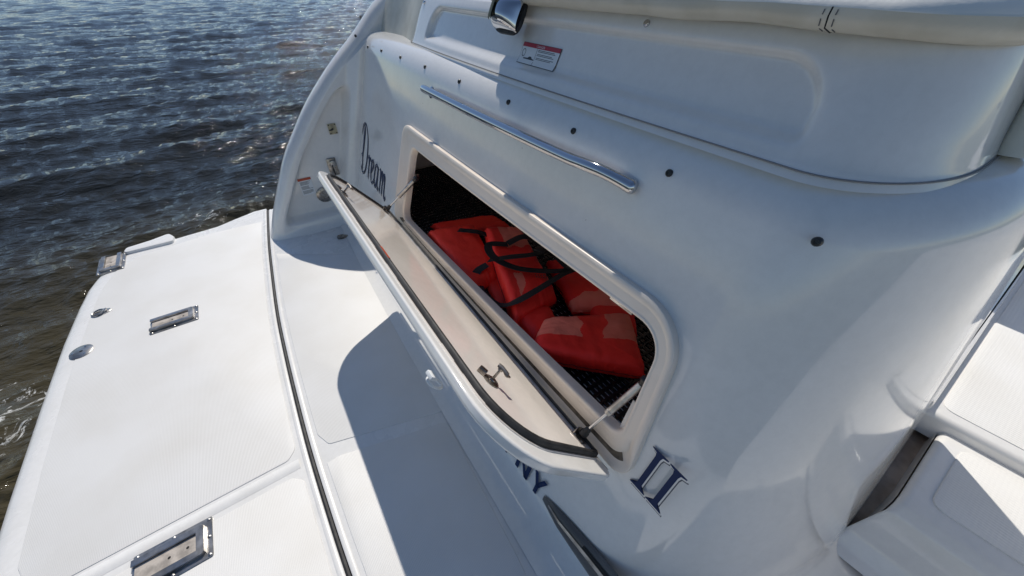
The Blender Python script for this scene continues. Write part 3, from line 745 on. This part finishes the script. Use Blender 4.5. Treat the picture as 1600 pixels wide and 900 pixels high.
# tender chocks: steel base plate, raised U channel, worn slot strip, seven screws
def chock(cx, cy, lx, ly, rot, label, flip=1):
    r_ = bpy.data.objects.new('tender_chock', None); C.objects.link(r_); r_.parent = boat
    r_.location = (cx, cy, .0035); r_.rotation_euler = (0, 0, rot); r_['label'] = label
    hx, hy = lx / 2, ly / 2
    mb = MB(); mb.slab(rpoly([(-hx, -hy), (hx, -hy), (hx, hy), (-hx, hy)], .008, 4), -.002, .004, ((-.0015, 0), (0, .0015))); mb.build('base_plate', M['steel'], r_)
    ax = hx - .020; ay = -hy + .003; by = hy - .022; wd_ = .024
    o = MB(); o.slab([(-ax, ay), (-ax + wd_, ay), (-ax + wd_, by - wd_), (ax - wd_, by - wd_), (ax - wd_, ay), (ax, ay), (ax, by - .008), (ax - .008, by), (-ax + .008, by), (-ax, by - .008)], .002, .020, ((-.0015, 0), (0, .0015)))
    o.build('channel', M['steel'], r_)
    mb = MB(); mb.box((0, -.016, .007), (ax * 2 - .050, ly - .052, .003)); sl_ = mb.build('slot_strip', M['slot'], r_)
    for y in (-.01, hy - .075): MB().lathe((0, y, .0086), (0, 0, 1), [(.005, 0), (.0048, .0003)], 12).build('screw_hole', M['dark'], sl_)
    q = None
    for (x, y) in [(-hx + .010, -hy + .012), (-hx + .010, 0), (-hx + .010, hy - .010), (0, hy - .010), (hx - .010, hy - .010), (hx - .010, 0), (hx - .010, -hy + .012)]:
        if q is None: q = MB().lathe((0, 0, .004), (0, 0, 1), [(.0062, 0), (.0058, .002), (.0035, .0035), (.001, .004)], 12).build('screw', M['steel'], r_); s_ = q
        else: s_ = q.copy(); C.objects.link(s_)
        s_.location = (x, y, 0)
    return r_
chock(-1.000, -.800, .155, .240, 0, 'largest looking steel chock beside the panel bead, nearest the camera')
chock(-2.468, -.826, .155, .240, 0, 'steel chock alone in the middle of the platform')
chock(-3.425, -1.225, .155, .240, -1.53, 'steel chock at the far corner beside the water')
# folding pad eye and deck plate
pe = bpy.data.objects.new('pad_eye', None); C.objects.link(pe); pe.parent = boat; pe['label'] = 'folding ring eye near the aft edge of the platform'
pe.location = (-2.80, -1.205, .0035); pe.rotation_euler = (0, 0, .2)
MB().slab([(.028 * math.cos(a), .045 * math.sin(a)) for a in np.linspace(0, 2 * math.pi, 24, endpoint=False)], -.002, .005, ((-.003, 0), (0, .002))).build('eye_base', M['steel'], pe)
MB().tube([(.026 * math.cos(a), -.018 + .030 * math.sin(a), .010 + .004 * math.sin(a)) for a in np.linspace(0, 2 * math.pi, 20)], .0048, 8, cap=False).build('eye_ring', M['steel'], pe)
MB().box((0, .016, .010), (.030, .020, .012), None, .003).build('eye_hinge', M['steel'], pe)
pd = bpy.data.objects.new('deck_plate', None); C.objects.link(pd); pd.parent = boat; pd['label'] = 'round steel deck plate near the aft edge of the platform'
pd.location = (-2.452, -1.255, .004)
MB().slab([(.055 * math.cos(a), .052 * math.sin(a)) for a in np.linspace(0, 2 * math.pi, 32, endpoint=False)], -.002, .004, ((-.003, 0), (0, .002))).build('plate_disc', M['steel'], pd)
MB().lathe((0, 0, .0042), (0, 0, 1), [(.008, 0), (.0078, .0004)], 14).build('plate_hole', M['dark'], pd)
for a in (.6, 2.7, 4.8): MB().lathe((.037 * math.cos(a), .035 * math.sin(a), .004), (0, 0, 1), [(.006, 0), (.0055, .002), (.002, .0035)], 12).build('screw', M['chrome'], pd)
# dark pad eye in the shade of the quarter panel
p2 = bpy.data.objects.new('pad_eye', None); C.objects.link(p2); p2.parent = boat; p2['label'] = 'dark ring eye at the foot of the port quarter panel'
p2.location = (-2.86, .275, .002)
MB().slab([(.026 * math.cos(a), .042 * math.sin(a)) for a in np.linspace(0, 2 * math.pi, 24, endpoint=False)], -.002, .006, ((-.003, 0), (0, .002))).build('eye_base', M['cast'], p2)
MB().tube([(.022 * math.cos(a), -.012 + .026 * math.sin(a), .013) for a in np.linspace(0, 2 * math.pi, 20)], .005, 8, cap=False).build('eye_ring', M['cast'], p2)

# ------------------------------------------------------------------ walkway steps to starboard
# upper step
us_ = bpy.data.objects.new('upper_step', None); C.objects.link(us_); us_.parent = boat
XR = 1.02
xw3 = wallX(.36) - .03
mb = MB(); mb.slab(rpoly([(xw3, 1.715), (XR, 1.79), (XR, 3.8), (xw3, 3.8)], [.012, .01, .01, .01], 3), .25, .360, ((-.022, 0), (-.010, .003), (-.003, .010), (0, .022)))
mb.build('step_tread', M['gel'], us_)
mb = MB(); mb.box((.64, 2.6, .10), (.76, 1.55, .28)); mb.build('step_riser', M['gel'], us_, smooth=False)
panel([(.268, 1.775), (.97, 1.840), (.97, 3.6), (.268, 3.6)], [.045, .02, .02, .02], m='nonskid2', z=.360, par=us_)
# lower step pod with soft shoulders
def pod(u, v):
    # u across, v from floor front up over top to back
    yy = [1.175, 1.20, 1.235, 1.26, 1.285, 1.31, 1.345, 1.735]; zz = [.035, .060, .120, .200, .265, .297, .307, .310]; tt = [0, .12, .27, .42, .55, .66, .75, 1]
    y = interp(v, tt, yy); z = interp(v, tt, zz)
    xl = interp(y, [1.19, 1.29], [.272, .318])
    x = xl + (XR - xl) * u
    y += .10 * (x - .35)
    e = min((x - xl) / .022, 1); z -= .022 * (1 - math.sqrt(max(0, 1 - (1 - e) ** 2)))
    return (x, y, z)
def podc(u, v): return pod(u ** 1.8, v)
vs, fs = grid(podc, 40, 50); lowp = link('lower_step', vs, fs, M['gel'], boat)
vs, fs = grid(lambda u, v: (.318 + .006 * (1 - v) - .004, pod(0, u)[1], (pod(0, u)[2] + .001) * v + .03 * (1 - v)), 40, 6); link('step_side', vs, [f for f in fs], M['gel'], lowp)
zt = .3105
P = rpoly([(.376, 1.365), (.98, 1.42), (.98, 1.76), (.378, 1.695)], [.04, .02, .02, .05], 8)
mb = MB(); mb.slab(P, zt - .006, zt + .003, ((-.004, 0), (-.001, .001), (0, .003))); mb.build('nonskid_panel', M['nonskid2'], lowp)
# channel between the transom box and the steps
vs, fs = grid(lambda u, v: (.255 + .08 * u, 1.16 + 1.1 * v, interp(v, [0, .05, .13, .22, 1], [.0, .03, .14, .215, .225])), 3, 40); link('step_channel', vs, fs, M['chan'], boat)
# foot well floor and its small patch of nonskid
panel([(.325, 1.06), (.9, 1.10), (.9, .55), (.21, .50)], [.05, .02, .02, .05], m='nonskid2', z=.006, par=boat)
# starboard coaming on the other side of the walkway
vs, fs = grid(lambda u, v: (1.0 + .05 * v, .35 + 3.6 * u, .0 + v * interp(u, [0, .12, .3, 1], [.15, .75, 1.15, 1.2])), 30, 10)
link('starboard_coaming', vs, [f[::-1] for f in fs], M['gel'], boat)
# unseen block added forward of the locker to shade the far walkway sole
mb = MB(); mb.box((-.95, 3.35, .70), (1.95, 1.0, 1.05), None, .05); mb.build('cockpit_shade_block', M['vinylw'], boat)
mb = MB(); mb.box((-1.7, 2.3, .16), (3.2, 2.4, .02)); mb.build('cockpit_sole', M['carpet'], boat, smooth=False)

# ------------------------------------------------------------------ life vests
def pillow(c00, c10, c11, c01, T, m, name, parent, nu=30, nv=20, seed=0, px=.20, wr=.006, fade=None):
    """puffy block; corners of the top face, T thick, side seam at mid height"""
    c00, c10, c11, c01 = map(Vector, (c00, c10, c11, c01)); up = (c10 - c00).cross(c01 - c00).normalized()
    if up.z < 0: up = -up
    vs = []; fs = []
    def base(u, v): return (c00 * (1 - u) + c10 * u) * (1 - v) + (c01 * (1 - u) + c11 * u) * v
    def edge(t): d = min(t, 1 - t) / px; return 1 if d >= 1 else math.sqrt(max(0, 1 - (1 - d) ** 2))
    for side in (1, -1):
        for j in range(nv):
            for i in range(nu):
                u = i / (nu - 1); v = j / (nv - 1)
                eu = .5 - .5 * math.cos(math.pi * u) if False else u
                e = (edge(u) * edge(v)) ** .62
                p = base(u, v)
                w1 = noise.noise(p * 9 + Vector((seed, 0, side * 3))) * wr + noise.noise(p * 24 + Vector((seed, 5, side))) * wr * .55
                pk = (1 - e) * abs(noise.noise(Vector((u * 9 + seed, v * 9, 1)))) * .012
                mid = base(.5, .5); p = p + (mid - p).normalized() * pk
                dd = min(min(u, 1 - u) * nu / nv * 1.0, min(v, 1 - v)); tt = (u if min(v, 1 - v) < min(u, 1 - u) else v)
                pf = math.exp(-dd * 9) * (noise.noise(Vector((tt * 7 + seed + .7 * math.sin(tt * 9), side, dd * 3))) * .012)
                h = -T / 2 + side * T / 2 * (.04 + .96 * e) + w1 * e + pf * side
                vs.append(p + up * h)
    n = nu * nv
    for s in (0, 1):
        for j in range(nv - 1):
            for i in range(nu - 1):
                q = (s * n + j * nu + i, s * n + j * nu + i + 1, s * n + (j + 1) * nu + i + 1, s * n + (j + 1) * nu + i)
                fs.append(q if s == 0 else q[::-1])
    bd = [i for i in range(nu)] + [j * nu + nu - 1 for j in range(1, nv)] + [(nv - 1) * nu + i for i in range(nu - 2, -1, -1)] + [j * nu for j in range(nv - 2, 0, -1)]
    for a, b in zip(bd, bd[1:] + bd[:1]): fs.append((a, n + a, n + b, b))
    o = link(name, vs, fs, m, parent)
    if fade:
        o.data.materials.append(M['faded']); k = 0
        for j in range(nv - 1):
            for i in range(nu - 1):
                u = (i + .5) / (nu - 1) + .05 * noise.noise(Vector((j / nv * 5, seed, 0))); v = (j + .5) / (nv - 1) + .05 * noise.noise(Vector((i / nu * 5, seed, 7)))
                if fade(u, v): o.data.polygons[k].material_index = 1
                k += 1
    P = [(Vector(vs[a]) * .5 + Vector(vs[n + a]) * .5) for a in bd]; c_ = sum(P, Vector()) / len(P)
    P = [p + (p - c_).normalized() * .0015 - up * T * .10 for p in P]
    MB().tube(P + P[:1], .0016, 5, cap=False).build('seam', M['redseam'], o)
    return o
def strap(P, wd, name, parent, up=(0, 0, 1), m='web', th=.002, twist=0):
    P = catmull(P, 8); n = len(P); vs = []
    for i, p in enumerate(P):
        t = (P[min(i + 1, n - 1)] - P[max(i - 1, 0)]).normalized(); a = twist * i / n
        s = t.cross(Vector(up)); s = s.normalized() if s.length > 1e-4 else Vector((1, 0, 0)); nn = s.cross(t)
        s2 = s * math.cos(a) + nn * math.sin(a); n2 = s2.cross(t)
        for k in ((-1, -1), (1, -1), (1, 1), (-1, 1)): vs.append(p + s2 * wd / 2 * k[0] + n2 * th / 2 * k[1])
    fs = [(i * 4 + k, i * 4 + (k + 1) % 4, (i + 1) * 4 + (k + 1) % 4, (i + 1) * 4 + k) for i in range(n - 1) for k in range(4)] + [(0, 1, 2, 3), ((n - 1) * 4, (n - 1) * 4 + 1, (n - 1) * 4 + 2, (n - 1) * 4 + 3)]
    return link(name, vs, fs, M[m], parent, auto=40)

v1 = empty('life_vest', 'bright red orange life vest folded flat at the far end of the locker', 'life vest', (0, 0, 0), 'life vests in the open locker')
pillow((-1.90, .675, .470), (-1.77, 1.05, .480), (-1.60, 1.07, .480), (-1.72, .70, .475), .060, M['red2'], 'collar_panel', v1, seed=3, wr=.004)
pillow((-1.765, .600, .530), (-1.665, .850, .545), (-1.215, .745, .505), (-1.175, .555, .500), .095, M['red2'], 'front_panel', v1, 44, 26, seed=8)
pillow((-1.36, .70, .470), (-1.28, .93, .470), (-1.00, .84, .465), (-1.06, .63, .455), .055, M['red2'], 'front_panel', v1, seed=12)
strap([(-1.60, .725, .550), (-1.55, .765, .556), (-1.51, .80, .556), (-1.47, .85, .535)], .038, 'strap', v1)
v2 = empty('life_vest', 'sun faded red life vest with tangled black straps, nearest end of the locker', 'life vest', (.006, .004, .010), 'life vests in the open locker')
pillow((-1.550, .850, .570), (-1.46, 1.03, .555), (-.90, .845, .545), (-.865, .590, .550), .120, M['red'], 'front_panel', v2, 80, 110, seed=21, px=.16, fade=lambda u, v: (u > .34 and v < .36) or (.26 < u < .44 and v > .66 and v < .9 - .6 * (u - .24)))
pillow((-1.17, .99, .515), (-1.05, 1.17, .520), (-.66, 1.10, .520), (-.83, .87, .500), .100, M['red'], 'front_panel', v2, 70, 100, seed=33, px=.2, fade=lambda u, v: (u > .45 and v < .30) or (v > .58 + .3 * (1 - u)))
pillow((-.705, .535, .560), (-.805, .690, .565), (-.640, 1.015, .555), (-.405, .850, .540), .110, M['red'], 'collar_panel', v2, 80, 110, seed=44, px=.18, fade=lambda u, v: u > .42 and (v < .46 - .12 * (u - .34) or v > .60 + .1 * u))
pillow((-.93, .615, .515), (-.90, .79, .520), (-.77, .75, .525), (-.76, .61, .520), .100, M['red'], 'neck_panel', v2, seed=51, px=.35)
pillow((-.82, .96, .500), (-.68, 1.10, .500), (-.57, 1.00, .505), (-.69, .88, .500), .090, M['red'], 'neck_panel', v2, seed=57, px=.35)
for k, (a_, b_) in enumerate([((-1.02, .80, .577), (-.98, .845, .575)), ((-1.005, .795, .577), (-.97, .835, .575))]):
    a_, b_ = Vector(a_), Vector(b_)
    for j in range(5):
        MB().box(a_.lerp(b_, (j + .4) / 5), (.004, .006, .0012), Matrix.Rotation(.8, 3, 'Z')).build('print_mark', M['ink'], v2)
# straps: loops across the near vest
strap([(-1.30, .84, .570), (-1.33, .75, .585), (-1.22, .71, .590), (-1.10, .76, .580), (-1.00, .88, .575), (-.97, .97, .565)], .040, 'strap', v2, twist=.2)
strap([(-1.30, .84, .575), (-1.28, .93, .595), (-1.18, .98, .590), (-1.07, .97, .585), (-.98, .97, .570)], .040, 'strap', v2, twist=-.4)
strap([(-1.25, .70, .560), (-1.17, .76, .600), (-1.12, .86, .605), (-1.13, .95, .590), (-1.19, 1.0, .580)], .040, 'strap', v2, twist=.3)
strap([(-1.20, .61, .47), (-1.12, .590, .49), (-1.00, .592, .515), (-.93, .64, .565), (-.93, .77, .580), (-.95, .90, .578), (-.95, .98, .570)], .040, 'strap', v2, twist=.4)
strap([(-1.27, .70, .52), (-1.27, .64, .50), (-1.22, .61, .47), (-1.15, .595, .480)], .040, 'strap', v2, twist=.5)
strap([(-1.28, .98, .575), (-1.20, .95, .585), (-1.10, .90, .585)], .028, 'strap', v2)
MB().box((-1.14, .925, .595), (.055, .040, .014), Matrix.Rotation(.5, 3, 'Z'), .004).build('buckle', M['blackp'], v2)
MB().box((-.955, .985, .578), (.075, .040, .016), Matrix.Rotation(.4, 3, 'Z'), .005).build('buckle', M['blackp'], v2)

# ------------------------------------------------------------------ water
def water_mat():
    m = bpy.data.materials.new('river_water'); m.use_nodes = True; N = m.node_tree.nodes; L = m.node_tree.links; b = N['Principled BSDF']
    b.inputs['Base Color'].default_value = (.024, .024, .018, 1); b.inputs['Roughness'].default_value = .045; b.inputs['IOR'].default_value = 1.33
    b.inputs['Specular IOR Level'].default_value = .5
    tc = N.new('ShaderNodeTexCoord'); mp = N.new('ShaderNodeMapping'); mp.inputs['Rotation'].default_value = (0, 0, .12); mp.inputs['Scale'].default_value = (1.4, .55, 1)
    L.new(tc.outputs['Object'], mp.inputs[0])
    prev = None
    for sc_, st_, d_ in ((1.6, .8, .12), (6, 1.0, .036), (20, 1.0, .011), (55, .9, .0034)):
        n = N.new('ShaderNodeTexNoise'); n.inputs['Scale'].default_value = sc_; n.inputs['Detail'].default_value = 4; n.inputs['Distortion'].default_value = .6
        L.new(mp.outputs[0], n.inputs['Vector'])
        bp = N.new('ShaderNodeBump'); bp.inputs['Strength'].default_value = st_; bp.inputs['Distance'].default_value = d_
        L.new(n.outputs['Fac'], bp.inputs['Height'])
        if prev: L.new(prev, bp.inputs['Normal'])
        prev = bp.outputs[0]
    L.new(prev, b.inputs['Normal'])
    # silt stirred up and foam left by the wake close to the platform
    geo = N.new('ShaderNodeNewGeometry')
    def blob(c, r0, r1):
        d = N.new('ShaderNodeVectorMath'); d.operation = 'DISTANCE'; L.new(geo.outputs['Position'], d.inputs[0]); d.inputs[1].default_value = c
        q = N.new('ShaderNodeMapRange'); q.inputs[1].default_value = r0; q.inputs[2].default_value = r1; q.inputs[3].default_value = 1; q.inputs[4].default_value = 0
        L.new(d.outputs['Value'], q.inputs[0]); return q.outputs[0]
    silt = blob((-2.2, -1.0, -.42), 1.2, 3.6)
    m1 = N.new('ShaderNodeMix'); m1.data_type = 'RGBA'; L.new(silt, m1.inputs['Factor']); m1.inputs['A'].default_value = (.021, .022, .020, 1); m1.inputs['B'].default_value = (.060, .050, .026, 1)
    fo = N.new('ShaderNodeTexNoise'); fo.inputs['Scale'].default_value = 7; fo.inputs['Detail'].default_value = 9; fo.inputs['Roughness'].default_value = .75; fo.inputs['Distortion'].default_value = 1.2
    L.new(geo.outputs['Position'], fo.inputs['Vector'])
    mx = N.new('ShaderNodeMath'); mx.operation = 'MAXIMUM'; L.new(blob((-2.65, -1.85, -.42), .15, .95), mx.inputs[0]); L.new(blob((-4.75, -.75, -.42), .1, .6), mx.inputs[1])
    ad = N.new('ShaderNodeMath'); ad.operation = 'MULTIPLY_ADD'; ad.inputs[1].default_value = .20; L.new(mx.outputs[0], ad.inputs[0]); L.new(fo.outputs['Fac'], ad.inputs[2])
    th = N.new('ShaderNodeMapRange'); th.inputs[1].default_value = .735; th.inputs[2].default_value = .79; L.new(ad.outputs[0], th.inputs[0])
    m2 = N.new('ShaderNodeMix'); m2.data_type = 'RGBA'; L.new(th.outputs[0], m2.inputs['Factor']); L.new(m1.outputs['Result'], m2.inputs['A']); m2.inputs['B'].default_value = (.6, .6, .57, 1)
    L.new(m2.outputs['Result'], b.inputs['Base Color'])
    return m
WZ = -.42
na, nr = 700, 720
ang = np.radians(np.linspace(180 + 82, 180 - 82, na)); rad = np.exp(np.linspace(math.log(1.2), math.log(2500), nr))
A, Rr = np.meshgrid(ang, rad); X = Rr * np.cos(A); Y = Rr * np.sin(A); Z = np.zeros_like(X)
wd = math.radians(190)
for k in range(60):
    lam = 2.6 * .925 ** k + .07; th = wd + RNG.normal(0, .26 if k < 20 else .5); kk = 2 * math.pi / lam
    amp = .0078 * lam ** .95 * (.6 + .8 * RNG.rand()) * (1 + .7 / (1 + (lam / .45) ** 2)); fade = np.clip(lam * 140 / Rr, 0, 1) ** 1.5 * np.clip(1.6 - Rr * .005 / lam, 0, 1)
    ph = RNG.rand() * 6.28; a = kk * (X * math.cos(th) + Y * math.sin(th)) + ph + .5 * np.sin(X * .31 + k) + .5 * np.sin(Y * .27 + k * 2)
    Z += amp * fade * (np.abs(np.sin(a / 2)) * -2 + 1.27)
# wake disturbed water close round the platform
for (cx, cy, s, g) in ((-4.35, -.15, .55, .030), (-1.9, -2.0, .6, .020), (-4.0, -1.5, .5, .012)):
    m_ = np.exp(-(((X - cx) / s) ** 2 + ((Y - cy) / (s * .9)) ** 2))
    for k in range(14):
        th = RNG.rand() * 6.28; lam = .08 + .18 * RNG.rand(); Z += g * .22 * m_ * np.sin(2 * math.pi / lam * (X * math.cos(th) + Y * math.sin(th)) + k * 2.2)
V = np.stack([X, Y, Z + WZ], -1).reshape(-1, 3)
me = bpy.data.meshes.new('water'); nf = (na - 1) * (nr - 1)
ii, jj = np.meshgrid(np.arange(na - 1), np.arange(nr - 1)); q0 = (jj * na + ii).ravel()
F = np.stack([q0, q0 + na, q0 + na + 1, q0 + 1], -1)
me.vertices.add(len(V)); me.vertices.foreach_set('co', V.astype(np.float32).ravel())
me.loops.add(nf * 4); me.loops.foreach_set('vertex_index', F.astype(np.int32).ravel())
me.polygons.add(nf); me.polygons.foreach_set('loop_start', np.arange(0, nf * 4, 4, dtype=np.int32)); me.polygons.foreach_set('loop_total', np.full(nf, 4, np.int32))
me.polygons.foreach_set('use_smooth', np.ones(nf, bool)); me.update(calc_edges=True); me.materials.append(water_mat())
wo_ = bpy.data.objects.new('water', me); C.objects.link(wo_); wo_['kind'] = 'structure'; wo_['label'] = 'dark brown blue choppy water'
# the rest of the water, out of view, as one flat sheet a little lower
link('water_sheet', [(-2500, -2500, WZ - .14), (2500, -2500, WZ - .14), (2500, 2500, WZ - .14), (-2500, 2500, WZ - .14)], [(0, 1, 2, 3)], me.materials[0], None, smooth=False, kind='structure')
